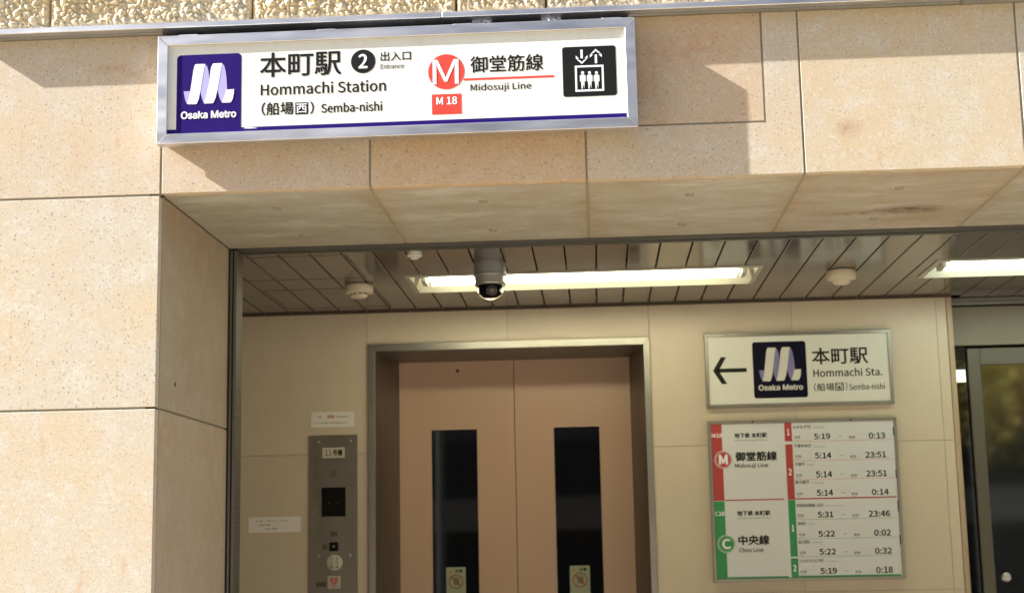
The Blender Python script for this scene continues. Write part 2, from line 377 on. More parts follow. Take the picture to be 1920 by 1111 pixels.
# soffit slabs with stainless fixing caps
sx = [XL+.001] + J[1:]
for k in range(7):
    p = box('soffit_panel', sx[k]+(.0045 if k else .001), sx[k+1]-.0045, .0305, .783, ZS+.001, ZS+.03, M_soffit, wall, bev=.001, col=((.92, .94, .93), (1.0, 1.0, .98), (1.03, 1.02, 1.0), (1.03, .98, .94), (.97, .96, .93), (1, 1, 1), (1, 1, 1))[k])
    cxx = (-.915, -.307, .293, .895, 1.495, 2.1, 2.7)[k]
    for yy in (.205, .61):
        lathe('fixing_cap', [(.0, -.0022), (.0095, -.0022), (.0100, -.0034), (.0125, -.0034), (.0145, .0015)], (cxx, yy, ZS), M_cap, p, n=20)
box('joint_backing', XL, 3.0, .031, .783, ZS+.0025, ZS+.028, M_mortar, wall)
# left reveal slabs
for k in range(4):
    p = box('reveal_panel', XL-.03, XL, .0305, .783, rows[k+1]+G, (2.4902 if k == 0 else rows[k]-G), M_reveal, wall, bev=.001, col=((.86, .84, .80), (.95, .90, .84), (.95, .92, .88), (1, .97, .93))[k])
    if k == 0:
        lathe('drill_hole', [(0, -.0006), (.006, -.0006), (.007, 0)], (XL+.0007, .1775, 1.973), M_dark, p, axis='X', n=14)
box('joint_backing', XL-.028, XL-.006, .031, .78, .09, ZS, M_mortar, wall)
# mass of the building behind and above the slabs
slab('building_mass', -12, 12, .031, 9, 2.56, 2.9, M_conc, kind='structure')
slab('upper_building', -12, 12, .13, 9, 2.903, 14, M_conc, kind='structure')
slab('side_wall', -12, -1.56, .12, 9, -.1, 2.557, M_conc, kind='structure')
slab('outer_wall', -12, -2.41, .0, .119, 0, 2.965, M_conc, kind='structure')
slab('outer_wall', 3.605, 12, .0, 5, 0, 2.557, M_conc, kind='structure')
slab('rear_wall', -1.559, 3.6, 2.90, 3.2, 0, 2.557, M_dark, kind='structure')
slab('return_wall', -1.559, -1.24, .10, .87, 0, 2.557, M_conc, kind='structure')
# dark hollow above the sign
cav = box('service_recess', -1.2, .125, .10, .128, 2.903, 3.0, M_dark); tag(cav, kind='structure')
cp = empty('torn_tape', (-.1, .03, 2.93), 'scraps of silvery tape stuck in the dark gap above the big sign', 'tape')
for (xa, ya) in ((905, 34), (1035, 30)):
    q = onY(xa, ya+6, .0); bm = bmesh.new(); vs = []
    for i in range(8):
        for k in range(3): vs.append(bm.verts.new((i*.008-.03+random.uniform(-.002, .002), random.uniform(-.003, .003), k*.008-.008+random.uniform(-.003, .003))))
    for i in range(7):
        for k in range(2): bm.faces.new((vs[i*3+k], vs[i*3+3+k], vs[i*3+4+k], vs[i*3+1+k]))
    link('tape_scrap', fin(bm, 'tape_scrap'), M_steel, cp, (q.x, -.004, q.z))

# ------------------------------------------------------------------ rock-faced stone course above
rw = empty('rock_faced_wall', (0, 0, 2.975), 'rough rock-faced yellow stone blocks above the metal flashing', 'wall')
bx = [-2.12, -1.5345, -.9447, -.36, -.105, .50, 1.09]
def rock(x0, x1, z0, z1, step, seed):
    nx = int((x1-x0)/step); nz = int((z1-z0)/step); cx, cz = (x0+x1)/2, (z0+z1)/2
    verts = []; faces = []
    for j in range(nz+1):
        for i in range(nx+1):
            x = x0+(x1-x0)*i/nx; z = z0+(z1-z0)*j/nz
            p = Vector((x*1.0, seed*3.1, z))
            p = p + noise.noise_vector(p*30)*.010
            d = noise.voronoi(p*52)[0]; lump = min(1, max(0, d[1]-d[0])*1.9)**.55*(1-.45*d[0])
            d2 = noise.voronoi(p*118)[0]
            h = .0115*lump + .0042*min(1, (d2[1]-d2[0])*1.8)**.6 + .006*noise.fractal(p*17, .9, 2.1, 4) + .0022*noise.noise(p*230)
            e = min(x-x0, x1-x, z-z0, z1-z); h = (h+.004)*min(1, e/.010+.02)
            verts.append((x-cx, -h, z-cz))
    for j in range(nz):
        for i in range(nx):
            a = j*(nx+1)+i; faces.append((a, a+1, a+nx+2, a+nx+1))
    # sides going back into the wall
    b = len(verts); ring = [i for i in range(nx+1)] + [j*(nx+1)+nx for j in range(1, nz+1)] + [nz*(nx+1)+i for i in range(nx-1, -1, -1)] + [j*(nx+1) for j in range(nz-1, 0, -1)]
    for k in ring: v = verts[k]; verts.append((v[0], .04, v[2]))
    for k in range(len(ring)):
        l = (k+1) % len(ring); faces.append((ring[l], ring[k], b+k, b+l))
    me = bpy.data.meshes.new('stone_block'); me.from_pydata(verts, [], faces); me.update()
    return me, (cx, 0, cz)
for k in range(len(bx)-1):
    fine = .0025 if k < 5 else .006
    me, c_ = rock(bx[k]+.003, bx[k+1]-.003, 2.986, 3.13, fine, k)
    link('stone_block', me, M_rough, rw, (c_[0], -.012, c_[2]), col=random.choice(((1, 1, 1), (1, .96, .9), (1.04, 1, .95))), smooth=True)
for k in range(len(bx)-1):
    box('stone_block', bx[k]+.003, bx[k+1]-.003, -.02, .03, 3.136, 3.7, M_rough, rw, bev=.01)
box('joint_backing', bx[0], bx[-1], .0285, .129, 2.98, 3.7, M_mortar, rw)
o = box('upper_facade', -12, 12, -.015, .127, 3.705, 14, M_conc); tag(o, kind='structure')
o = box('upper_facade', 1.095, 12, -.015, .127, 2.986, 3.703, M_conc); tag(o, kind='structure')
o = box('upper_facade', -12, -2.125, -.015, .127, 2.986, 3.703, M_conc); tag(o, kind='structure')

# ------------------------------------------------------------------ metal flashing
fl = empty('metal_flashing', (0, 0, 2.96), 'slim stainless flashing ledge running under the rough stone course', 'flashing')
for a_, b_ in ((-1.777, -.4), (-.3985, 1.05), (1.0515, 3.2)):
    box('flashing_strip', a_, b_, -.041, .128 if b_ < 1.1 else .03, 2.966, 2.982, M_steel, fl, bev=.0015)
    if b_ > .5: box('drip_lip', max(a_, .13), b_, -.010, -.001, 2.958, 2.9655, M_steel_in, fl)
    elif a_ < -1.3: box('drip_lip', a_, -1.205, -.010, -.001, 2.958, 2.9655, M_steel_in, fl)

# ------------------------------------------------------------------ station sign
sg = empty('station_sign', (-.53, 0, 2.78), 'long steel-framed station sign in white and purple, mounted on the stone over the opening', 'sign')
SX0, SX1, SZ0, SZ1 = -1.2035, .1415, 2.6235, 2.9385; FW = .0285; YF = -.055; YP = -.047
box('sign_body', SX0+.004, SX1-.004, -.0225, .0, 2.637, 2.925, M_alu, sg)
def bar(x0, z0, x1, z1, name, mt, parent, yf, yb, inner):
    """mitred frame bar: outer edge (x0,z0)-(x1,z1), inner edge pulled in"""
    (a, b), (c_, d) = inner; cx, cz = (x0+x1)/2, (z0+z1)/2
    bm = bmesh.new(); Y = (yf, yb); P4 = ((x0, z0), (x1, z1), (c_, d), (a, b))
    v = [[bm.verts.new((x-cx, y, z-cz)) for x, z in P4] for y in Y]
    bm.faces.new(v[0]); bm.faces.new(v[1][::-1])
    for i in range(4): bm.faces.new((v[0][i], v[1][i], v[1][(i+1) % 4], v[0][(i+1) % 4]))
    bmesh.ops.recalc_face_normals(bm, faces=bm.faces[:])
    bmesh.ops.bevel(bm, geom=[e for e in bm.edges if abs(e.verts[0].co.y-yf) < 1e-5 and abs(e.verts[1].co.y-yf) < 1e-5], offset=min(.0012, abs(yb-yf)*.2), segments=1, affect='EDGES')
    return link(name, fin(bm, name), mt, parent, (cx, 0, cz))
def frame(x0, x1, z0, z1, w_, yf, yb, mt, parent, name='frame_bar'):
    g = .0003
    bar(x0+g, z1, x1-g, z1, name, mt, parent, yf, yb, ((x0+w_+g, z1-w_), (x1-w_-g, z1-w_)))
    bar(x0+g, z0, x1-g, z0, name, mt, parent, yf, yb, ((x0+w_+g, z0+w_), (x1-w_-g, z0+w_)))
    bar(x0, z0+g, x0, z1-g, name, mt, parent, yf, yb, ((x0+w_, z0+w_+g), (x0+w_, z1-w_-g)))
    bar(x1, z0+g, x1, z1-g, name, mt, parent, yf, yb, ((x1-w_, z0+w_+g), (x1-w_, z1-w_-g)))
frame(SX0, SX1, SZ0, SZ1, FW, YF, -.0228, M_steel, sg)
ix0, ix1, iz0, iz1 = SX0+FW, SX1-FW, SZ0+FW, SZ1-FW
face = box('face_panel', ix0-.004, ix1+.004, YP, -.024, iz0-.004, iz1+.004, M_white, sg)
for px in (355, 612, 868, 1147):   # hinge plates along the top
    q = onY(px, 50, -.045); box('hinge', q.x-.026, q.x+.026, -.050, -.026, SZ1+.0003, SZ1+.0035, M_steel, sg, bev=.0008)
for px in (350, 612, 876, 1143):
    q = onY(px, 262, -.012); lathe('drain_screw', [(0, -.006), (.004, -.006), (.0055, -.003), (.0055, .002)], (q.x, -.012, 2.6355), M_brownp, sg, n=12)
def sx_(x, y=160): return onY(x, y, YP).x
def sz_(x, y): return onY(x, y, YP).z
L1, L2, L3 = YP-.0005, YP-.0010, YP-.0015
# tall purple tile and band
tx0, tx1, tzt = sx_(331.5), sx_(452.5), sz_(392, 101.5)
flat('purple_tile', [rrect(tx0, tx1, iz0, tzt, .012, corners='top')], L1, M_purple, sg)
flat('purple_band', [rect(tx1+.0002, ix1, iz0, iz0+.0135), rect(ix0, tx0-.0002, iz0, iz0+.0135)], L1, M_purple, sg)
qq = [onY(x, y, YP) for x, y in ((456, 240.3), (460, 238.6), (468, 238.0), (471, 239.2), (476, 239.0), (484, 239.9), (476, 240.4), (466, 240.8))]
flat('peeled_film', [[(v.x, max(v.z, iz0+.0004)) for v in qq]], L2, M_whitep, sg)
LOGO_W = [[(340,400),(350,395),(410,394),(418,397),(408,440),(396,520),(384,600),(372,665),(358,700),(350,703),(292,703),(285,699),(300,650),(312,580),(322,500),(330,440)],
          [(474,394),(482,391),(538,389),(547,392),(537,430),(527,500),(513,590),(500,650),(483,694),(475,697),(418,699),(410,696),(425,650),(440,580),(452,500),(460,430)],
          [(577,595),(637,590),(634,630),(627,665),(614,690),(606,693),(552,694),(545,691),(560,655),(571,620)]]
LOGO_L = [[(418,397),(432,412),(443,450),(448,500),(451,505),(440,580),(425,650),(411,694),(400,670),(390,635),(384,600),(396,520),(408,440)],
          [(547,392),(560,408),(571,450),(579,510),(585,594),(577,595),(571,620),(560,655),(546,690),(532,665),(521,630),(513,590),(527,500),(537,430)],
          [(258,604),(308,602),(300,650),(286,698),(276,685),(268,655)]]
def logo(x0, z1, s, y, mw, ml, parent):
    T = lambda P: [(x0+(a-205)/485*s, z1-(b-(326+(a-205)*-.028))/485*s) for a, b in P]
    for p in LOGO_L: flat('logo_ribbon_fold', [T(p)], y, ml, parent)
    for p in LOGO_W: flat('logo_ribbon', [T(p)], y-.0004, mw, parent)
    k = text('Osaka Metro', x0+.072*s, x0+.928*s, z1-1.012*s, z1-.90*s, y-.0004, mw, parent, bold=.06)
logo(tx0, tzt, tx1-tx0, L2, M_whitep, M_lav, sg)
def tsign(body, xl, yb, xr, yb2, ytop, mt, bold=0., y=L1, parent=None, Y=YP, **kw):
    a = onY(xl, yb, Y); b_ = onY(xr, yb2, Y); t = onY(xl, ytop, Y); z0 = (a.z+b_.z)/2
    return text(body, a.x, b_.x, z0, z0+(t.z-a.z), y, mt, parent or sg, bold, **kw)
tsign('本町駅', 487, 145, 640, 139.5, 100, M_black, .011)
tsign('Hommachi Station', 488.7, 179, 723.7, 170.5, 157.5, M_black, .012)
tsign('（船場', 490, 216.5, 550.5, 214, 192.5, M_black, .012)
tsign('）', 581, 213.5, 588.5, 213, 190.5, M_black, .012)
q0, q1 = onY(553.5, 214.5, YP), onY(577.5, 191.5, YP)
flat('lettering', [rect(q0.x, q1.x, q0.z, q1.z)], L1, M_black, sg)
text('西', q0.x+.003, q1.x-.003, q0.z+.004, q1.z-.004, L2, M_whitep, sg, .01)
tsign('Semba-nishi', 602, 212, 716.5, 207, 194.5, M_black, .015)
q = onY(681, 115.3, YP); flat('number_disc', [disc(q.x, q.z, .0345)], L1, M_black, sg)
tsign('2', 672, 128, 689.5, 127.5, 102.5, M_whitep, .02, y=L2)
tsign('出入口', 713.5, 116, 770.5, 112, 98.5, M_black, .008)
tsign('Entrance', 713.5, 129.5, 757.5, 128, 121, M_black, .003)
q = onY(836.8, 135, YP); flat('line_roundel', [disc(q.x, q.z, .0508, 64)], L1, M_red, sg)
tsign('M', 811.5, 158.5, 860.5, 157.5, 113, M_whitep, .004, y=L2)
tsign('御堂筋線', 882, 137.5, 1019, 132, 107, M_black, .010)
qa, qb = onY(869.5, 150, YP), onY(1039, 143.2, YP); flat('red_line', [[(qa.x, (qa.z+qb.z)/2-.003), (qb.x, (qa.z+qb.z)/2-.003), (qb.x, (qa.z+qb.z)/2+.003), (qa.x, (qa.z+qb.z)/2+.003)]], L1, M_red, sg)
tsign('Midosuji Line', 882.3, 174.5, 996.3, 170.5, 158, M_black, .008)
qa, qb = onY(810, 215.5, YP), onY(865, 175.8, YP); flat('red_plate', [rect(qa.x, qb.x, qa.z, qb.z)], L1, M_red, sg)
tsign('M 18', 818, 197, 857.5, 195.5, 183, M_whitep, .022, y=L2)
# lift pictogram
qa, qb = onY(1056.3, 183, YP), onY(1154, 87, YP); flat('pictogram_tile', [rrect(qa.x, qb.x, qa.z, qb.z+.0015, .0075)], L1, M_black, sg)
def pz(x, y):   # region pixels -> sign plane
    v = onY(740+x/4, 20+y/4, YP); return (v.x, v.z)
def sq(x0, y0, x1, y1):
    a = pz(x0, y1); b_ = pz(x1, y0); return a[0], b_[0], a[1], b_[1]
a0, a1, b0, b1 = sq(1356, 410, 1566, 613); t = .0055
flat('lift_box', [rect(a0, a1, b1-t, b1), rect(a0, a1, b0, b0+t), rect(a0, a0+t, b0+t, b1-t), rect(a1-t, a1, b0+t, b1-t)], L2, M_whitep, sg)
def arrow(cx, z0, z1, up, hw, th):
    tip = z1 if up else z0; s = -1 if up else 1
    return [rect(cx-th/2, cx+th/2, z0 + (0 if up else th*1.1), z1 - (th*1.1 if up else 0)),
            [(cx, tip), (cx+hw, tip+s*hw*.98), (cx+hw, tip+s*(hw*.98+th*1.35)), (cx, tip+s*th*1.35), (cx-hw, tip+s*(hw*.98+th*1.35)), (cx-hw, tip+s*hw*.98)]]
x_, _ = pz(1403, 350); _, zb = pz(1403, 405); _, zt = pz(1403, 297)
flat('arrow', arrow(x_, zb, zt, False, .0165, .0065), L2, M_whitep, sg)
x_, _ = pz(1509, 350); _, zb = pz(1509, 399); _, zt = pz(1509, 291)
flat('arrow', arrow(x_, zb, zt, True, .0165, .0065), L2, M_whitep, sg)
for px in (1409, 1461, 1513):
    cx, ct = pz(px, 458); _, cb = pz(px, 590); H = ct-cb; W_ = .0078
    flat('passenger_figure', [disc(cx, ct-H*.09, H*.085, 20), [(cx-W_, ct-H*.26), (cx-W_*.6, ct-H*.2), (cx+W_*.6, ct-H*.2), (cx+W_, ct-H*.26), (cx+W_, ct-H*.58), (cx+W_*.62, ct-H*.58), (cx+W_*.5, cb), (cx+W_*.1, cb), (cx, ct-H*.62), (cx-W_*.1, cb), (cx-W_*.5, cb), (cx-W_*.62, ct-H*.58), (cx-W_, ct-H*.58)]], L2, M_whitep, sg)
# the whole sign hangs a hair out of level
sg.rotation_euler = (0, R(-.12), 0)

# ------------------------------------------------------------------ shutter guide frame
sf = empty('shutter_guide_frame', (XL, .82, 0), 'dark aluminium roller shutter guide frame lining the opening behind the stone', 'frame')
box('dark_edge', XL+.0004, XL+.006, .785, .800, .004, 2.486, M_dark, sf)
box('guide_lip', XL+.0062, XL+.0125, .7845, .800, .004, 2.486, M_guide, sf)
box('guide_slot', XL+.0127, XL+.018, .79, .862, .004, 2.484, M_dark, sf)
box('guide_lip', XL+.0182, XL+.0275, .7847, .868, .004, 2.4855, M_guide, sf)
box('guide_web', XL-.03, XL+.0, .786, .868, .004, 2.486, M_dark, sf)
box('head_lip', XL+.028, 3.0, .790, .797, 2.486, 2.5, M_guide, sf)
box('head_lip', XL+.028, 3.0, .812, .822, 2.486, 2.5, M_guide, sf)
box('head_lip', XL+.028, 3.0, .848, .868, 2.4835, 2.5, M_guide, sf)
box('head_web', XL, 3.0, .784, .868, 2.5005, 2.512, M_dark, sf)

# ------------------------------------------------------------------ ceiling
ce = empty('ceiling', (0, 1.5, ZS), kind='structure', label='brown glossy metal strip ceiling')
PIT = .1088; G0 = .0208; YC0, YC1 = .869, 2.186
fix = [(-.690, .632, 1.372, 1.735), (1.262, 2.56, 1.368, 1.725)]
shared = {}
def strip(x0, x1, y0, y1):
    key = (round(x1-x0, 4), round(y1-y0, 4))
    c_ = Vector(((x0+x1)/2, (y0+y1)/2, ZS+.006))
    if key not in shared:
        bm = bmesh.new(); a, b_ = (x1-x0)/2, (y1-y0)/2
        # shallow pan with rounded shoulders
        prof = [(-a, .012), (-a, -.004), (-a+.002, -.006), (a-.002, -.006), (a, -.004), (a, .012)]
        v = [[bm.verts.new((x, y, z)) for x, z in prof] for y in (-b_, b_)]
        for i in range(len(prof)-1): bm.faces.new((v[0][i], v[0][i+1], v[1][i+1], v[1][i]))
        bm.faces.new(v[0]); bm.faces.new(v[1])
        shared[key] = fin(bm, 'ceiling_strip')
    return link('ceiling_strip', shared[key], M_ceil, ce, c_)
for k in range(-15, 25):
    x0 = G0 + PIT*k + .0024; x1 = G0 + PIT*(k+1) - .0024
    if x1 > 2.75 or x0 < -1.56: continue
    cuts = [f for f in fix if x1 > f[0]+.006 and x0 < f[1]-.006]
    y1 = YC1
    if x0 > 1.45: y1 = 2.262
    if cuts:
        f = cuts[0]; strip(x0, x1, YC0, f[2]+.004); strip(x0, x1, f[3]-.004, y1)
        if x0 < f[0]: strip(x0, f[0]+.006, f[2]+.0045, f[3]-.0045)
        if x1 > f[1]: strip(f[1]-.006, x1, f[2]+.0045, f[3]-.0045)
    else: strip(x0, x1, YC0, y1)
tag(box('ceiling_void', -1.56, 3.6, .87, 2.88, 2.53, 2.556, M_dark), kind='structure')

def troffer(f, mt, label, loc_word):
    x0, x1, y0, y1 = f; t = empty('ceiling_light', ((x0+x1)/2, (y0+y1)/2, ZS), label, 'ceiling light', 'recessed tube lights in the strip ceiling')
    zt = ZS+.036
    # flange and tapered pan
    bm = bmesh.new(); cx, cy = (x0+x1)/2, (y0+y1)/2
    def ringv(a, b_, c_, d, z): return [bm.verts.new((x-cx, y-cy, z-ZS)) for x, y in ((a, c_), (b_, c_), (b_, d), (a, d))]
    r0 = ringv(x0, x1, y0, y1, ZS-.004); r1 = ringv(x0+.018, x1-.018, y0+.014, y1-.014, ZS-.0055); r2 = ringv(x0+.03, x1-.03, y0+.06, y1-.03, zt); rb = ringv(x0, x1, y0, y1, ZS+.003)
    for a, b_ in ((rb, r0), (r0, r1), (r1, r2)):
        for i in range(4): bm.faces.new((a[i], a[(i+1) % 4], b_[(i+1) % 4], b_[i]))
    bm.faces.new(r2)
    me = fin(bm, 'reflector_pan'); link('reflector_pan', me, M_lampw, t, (cx, cy, ZS))
    cyt = (y0+y1)/2
    for s, xx in ((1, x0+.045), (-1, x1-.045)):
        e = box('end_socket', min(xx, xx+s*.02), max(xx, xx+s*.02), cyt-.05, cyt+.05, ZS-.002, ZS+.030, M_lampw, t, bev=.003)
        for dy in (-.03, .03): box('socket_slot', min(xx+s*.0205, xx+s*.0225), max(xx+s*.0205, xx+s*.0225), cyt+dy-.006, cyt+dy+.006, ZS+.004, ZS+.02, M_dark, e)
    for yy in (cyt-.045, cyt+.045) :
        lathe('tube', [(.0, -(x1-x0)/2+.075), (.0125, -(x1-x0)/2+.078), (.0125, (x1-x0)/2-.078), (0, (x1-x0)/2-.075)], ((x0+x1)/2, yy, ZS+.012), mt, t, axis='X', n=20)
    for sx2, xx in ((1, x0+.012), (-1, x1-.012)):
        for yy in (y0+.03, y1-.06): lathe('screw', [(0, -.003), (.004, -.003), (.005, 0)], (xx, yy, ZS-.0045), M_steel_in, t, n=10)
    return t
troffer(fix[0], M_tube, 'long warm fluorescent ceiling light crossing behind the dome camera', 1)
troffer(fix[1], M_tube2, 'cool white fluorescent ceiling light near the glass door, running out of the picture', 2)

# inspection hatches: thin trims on the strips
def hatch(x0, x1, y0, y1, label):
    h = empty('inspection_hatch', ((x0+x1)/2, (y0+y1)/2, ZS), label, 'hatch', 'ceiling inspection hatches')
    z0, z1, t = ZS-.0010, ZS+.0003, .0045
    for a in ((x0, x1, y0, y0+t), (x0, x1, y1-t, y1), (x0, x0+t, y0+t+.0002, y1-t-.0002), (x1-t, x1, y0+t+.0002, y1-t-.0002)): box('hatch_trim', *a, z0, z1, M_brownp, h)
hatch(-1.30, -.835, .942, 1.385, 'thin outline of the front ceiling hatch, nearest the opening')
hatch(-1.27, -.835, 1.60, 2.06, 'thin outline of the rear ceiling hatch, by the tiled wall')

# ------------------------------------------------------------------ camera, detectors
dc = empty('dome_camera', (-.358, 1.172, ZS), 'grey ceiling dome security camera with smoked bubble in front of the long light', 'security camera')
q = (-.358, 1.172, ZS-.0063)
lathe('mount', [(.0575, .006), (.0585, -.006), (.0585, -.034), (.0605, -.036), (.0605, -.039)], q, M_camb, dc, n=48)
lathe('camera_collar', [(.0605, -.0394), (.0565, -.044), (.0545, -.066), (.0575, -.069), (.056, -.073), (.050, -.075)], q, M_camb, dc, n=48)
lathe('bubble', [(.0495, -.0752)] + [(.0495*math.cos(a), -.078-.0555*math.sin(a)) for a in [R(k) for k in range(0, 90, 7)]] + [(0, -.1335)], q, M_dome, dc, n=48, capped=False)
lathe('camera_core', [(.036, -.070), (.041, -.082), (.038, -.100), (.024, -.112), (0, -.117)], q, M_black2, dc, n=32)
eye = lathe('lens', [(0, .032), (.010, .031), (.013, .028), (.019, .026), (.021, .0), (0, 0)], (q[0]+.004, q[1]-.012, q[2]-.088), mat('lens_glass', (.05, .05, .075), .15, spec=.9), dc, n=28)
eye.rotation_euler = (R(112), 0, R(8))

def detector(x, y, s, label, mt, vents=True, nm='smoke_detector', cat='smoke detector', grp=None):
    d = empty(nm, (x, y, ZS), label, cat, grp); z = ZS-.0062
    lathe('base', [(.052*s, .004), (.0545*s, -.002), (.0545*s, -.020*s), (.052*s, -.027*s), (.036*s, -.031*s)], (x, y, z), mt, d, n=40)
    lathe('sensor_head', [(.0335*s, -.0312*s), (.033*s, -.038*s), (.026*s, -.045*s), (0, -.047*s)], (x, y, z), mt, d, n=32)
    if vents:
        for k in range(10):
            a = 2*math.pi*(k+.5)/10 - math.pi/2; v = box('vent', -.006*s, .006*s, -.0012, .0012, -.0045*s, .0, M_dark, d)
            v.location = (.0345*s*math.cos(a), .0345*s*math.sin(a), z-.0325*s-ZS+.0005); v.rotation_euler = (0, 0, a+math.pi/2)
    return d
detector(-.886, 1.53, 1.0, 'yellowed cream smoke detector left of the dome camera, with dark vent slots', M_plastic, True, grp=None)
detector(.938, 1.525, 1.02, 'plain round cream heat detector between the two ceiling lights', M_plastic, False, nm='heat_detector', cat='heat detector')
detector(-.597, .915, .47, 'tiny white round sensor on the front edge of the strip ceiling', M_plastic2, False, nm='ceiling_sensor', cat='sensor')

# ------------------------------------------------------------------ inside wall
YB = 2.1876
bw = empty('tiled_inner_wall', (0, YB, 0), 'cream stone-tiled inner wall around the lift entrance', 'wall')
cols = [-1.557, -.957, -.360, .2365, .8345, 1.432, 1.4745]; zr = [2.4865, 1.889, 1.289, .689, .089, .005]
def tile(x0, x1, z0, z1):
    g = .0008; t = random.uniform(.95, 1.03); box('wall_tile', x0+g, x1-g, YB, YB+.02, z0+g, z1-g, M_tile, bw, bev=.0006, col=(t, t*random.uniform(.98, 1.0), t*.99))
DX0, DX1, DZ = -.9486, .2375, 2.347
for i in range(6):
    for k in range(5):
        x0, x1, z0, z1 = cols[i], cols[i+1], zr[k+1], zr[k]
        if i in (1, 2):
            if k == 0: tile(max(x0, DX0-.0085), x1, DZ, z1)
        else:
            if i == 3: x0 = DX1
            tile(x0, x1, z0, z1)
# the strip of tile left of the frame
for k in range(5): box('wall_tile', -.957+.0008, DX0-.0008, YB, YB+.02, zr[k+1]+.0008, min(zr[k]-.0008, DZ-.001), M_tile, bw)
box('joint_backing', -1.557, DX0-.002, YB+.003, YB+.09, .005, 2.53, M_mortar, bw); box('joint_backing', DX0-.0018, DX1+.0018, YB+.0031, YB+.09, DZ+.002, 2.529, M_mortar, bw)
box('joint_backing', DX1+.002, 1.472, YB+.003, YB+.7, .005, 2.53, M_mortar, bw)
box('corner_bead', 1.4755, 1.4985, YB-.003, YB+.10, .005, 2.4865, mat('beige_bead', (.44, .34, .22), .45), bw, bev=.003, seg=2)
box('side_tile', 1.4725, 1.4965, YB+.101, 2.90, .005, 2.52, M_tile, bw)
# shadow-line trim between ceiling and wall
box('ceiling_trim', -1.557, 1.499, YB-.010, YB-.0005, 2.4815, 2.4885, M_brownp, bw)

# ------------------------------------------------------------------ lift entrance
el = empty('lift_entrance', (-.3556, YB, 0), 'lift entrance with closed salmon double doors, narrow dark windows and steel surround', 'lift doors')
frame_w = .0265; yf = YB-.016
bm_y = (yf, YB+.001)
bar(DX0+.0003, DZ, DX1-.0003, DZ, 'architrave', M_steel_in, el, yf, YB+.001, ((DX0+frame_w, DZ-frame_w-.004), (DX1-frame_w, DZ-frame_w-.004)))
bar(DX0, .005, DX0, DZ-.0003, 'architrave', M_steel_in, el, yf, YB+.001, ((DX0+frame_w, .005), (DX0+frame_w, DZ-frame_w-.0043)))
bar(DX1, .005, DX1, DZ-.0003, 'architrave', M_steel_in, el, yf, YB+.001, ((DX1-frame_w, .005), (DX1-frame_w, DZ-frame_w-.0043)))
YD = 2.59; XC = -.357; HW = .5165
def quadprism(name, pts, z0, z1, mt, parent):
    bm = bmesh.new(); cx = sum(p[0] for p in pts)/len(pts); cy = sum(p[1] for p in pts)/len(pts)
    a = [bm.verts.new((x-cx, y-cy, z0)) for x, y in pts]; b_ = [bm.verts.new((x-cx, y-cy, z1)) for x, y in pts]; k = len(pts)
    bm.faces.new(a); bm.faces.new(b_)
    for i in range(k): bm.faces.new((a[i], a[(i+1) % k], b_[(i+1) % k], b_[i]))
    return link(name, fin(bm, name), mt, parent, (cx, cy, 0))
quadprism('jamb', [(DX0+frame_w-.001, YB+.0015), (DX0+.002, YB+.0015), (DX0+.002, YD-.004), (XC-HW, YD-.004)], .005, 2.52, M_jamb, el)
quadprism('jamb', [(DX1-frame_w+.001, YB+.0015), (DX1-.002, YB+.0015), (DX1-.002, YD-.004), (XC+HW, YD-.004)], .005, 2.52, M_jamb, el)
box('head_soffit', DX0+.0, DX1-.0, YB+.0915, YD-.005, 2.3155, 2.36, M_jamb, el)
box('head_soffit', DX0+.026, DX1-.026, YB+.0017, YB+.091, 2.3157, 2.3445, M_jamb, el)
def doorleaf(x0, x1, wx0, wx1, hole, label):
    zt, zw = 2.335, 2.0105; d = empty('door_panel', ((x0+x1)/2, YD, 0)); d.parent = el; d.location = Vector(((x0+x1)/2, YD, 0))-el.location; d['label'] = label
    bm = bmesh.new(); cx = (x0+x1)/2
    zb = .6
    for a in ((x0, wx0, .006, zt), (wx1, x1, .006, zt), (wx0, wx1, zw, zt), (wx0, wx1, .006, zb)):
        addbox(bm, a[0]-cx, a[1]-cx, 0, .03, a[2], a[3])
    bmesh.ops.remove_doubles(bm, verts=bm.verts[:], dist=1e-5)
    # drop the inner partitions so the leaf reads as one sheet
    seen = {}
    for f in bm.faces[:]:
        k = tuple(sorted(v.index for v in f.verts)); 
    link('leaf', fin(bm, 'leaf'), M_door, d, (cx, YD, 0))
    box('window_pane', wx0+.0005, wx1-.0005, YD+.007, YD+.013, zb+.001, zw-.001, M_glass, d)
    if hole: lathe('key_hole', [(0, -.001), (.005, -.001), (.0072, .0006)], (-.6098, YD-.0004, 2.2735), M_dark, d, axis='Y', n=16)
doorleaf(XC-HW-.03, XC-.0016, -.7305, -.5265, True, 'left leaf with a small key hole near the top')
doorleaf(XC+.0016, XC+HW+.03, -.184, .0185, False, 'right leaf')
box('lift_shaft_backing', DX0, DX1, YD+.04, YD+.06, 0, 2.5, M_dark, el)
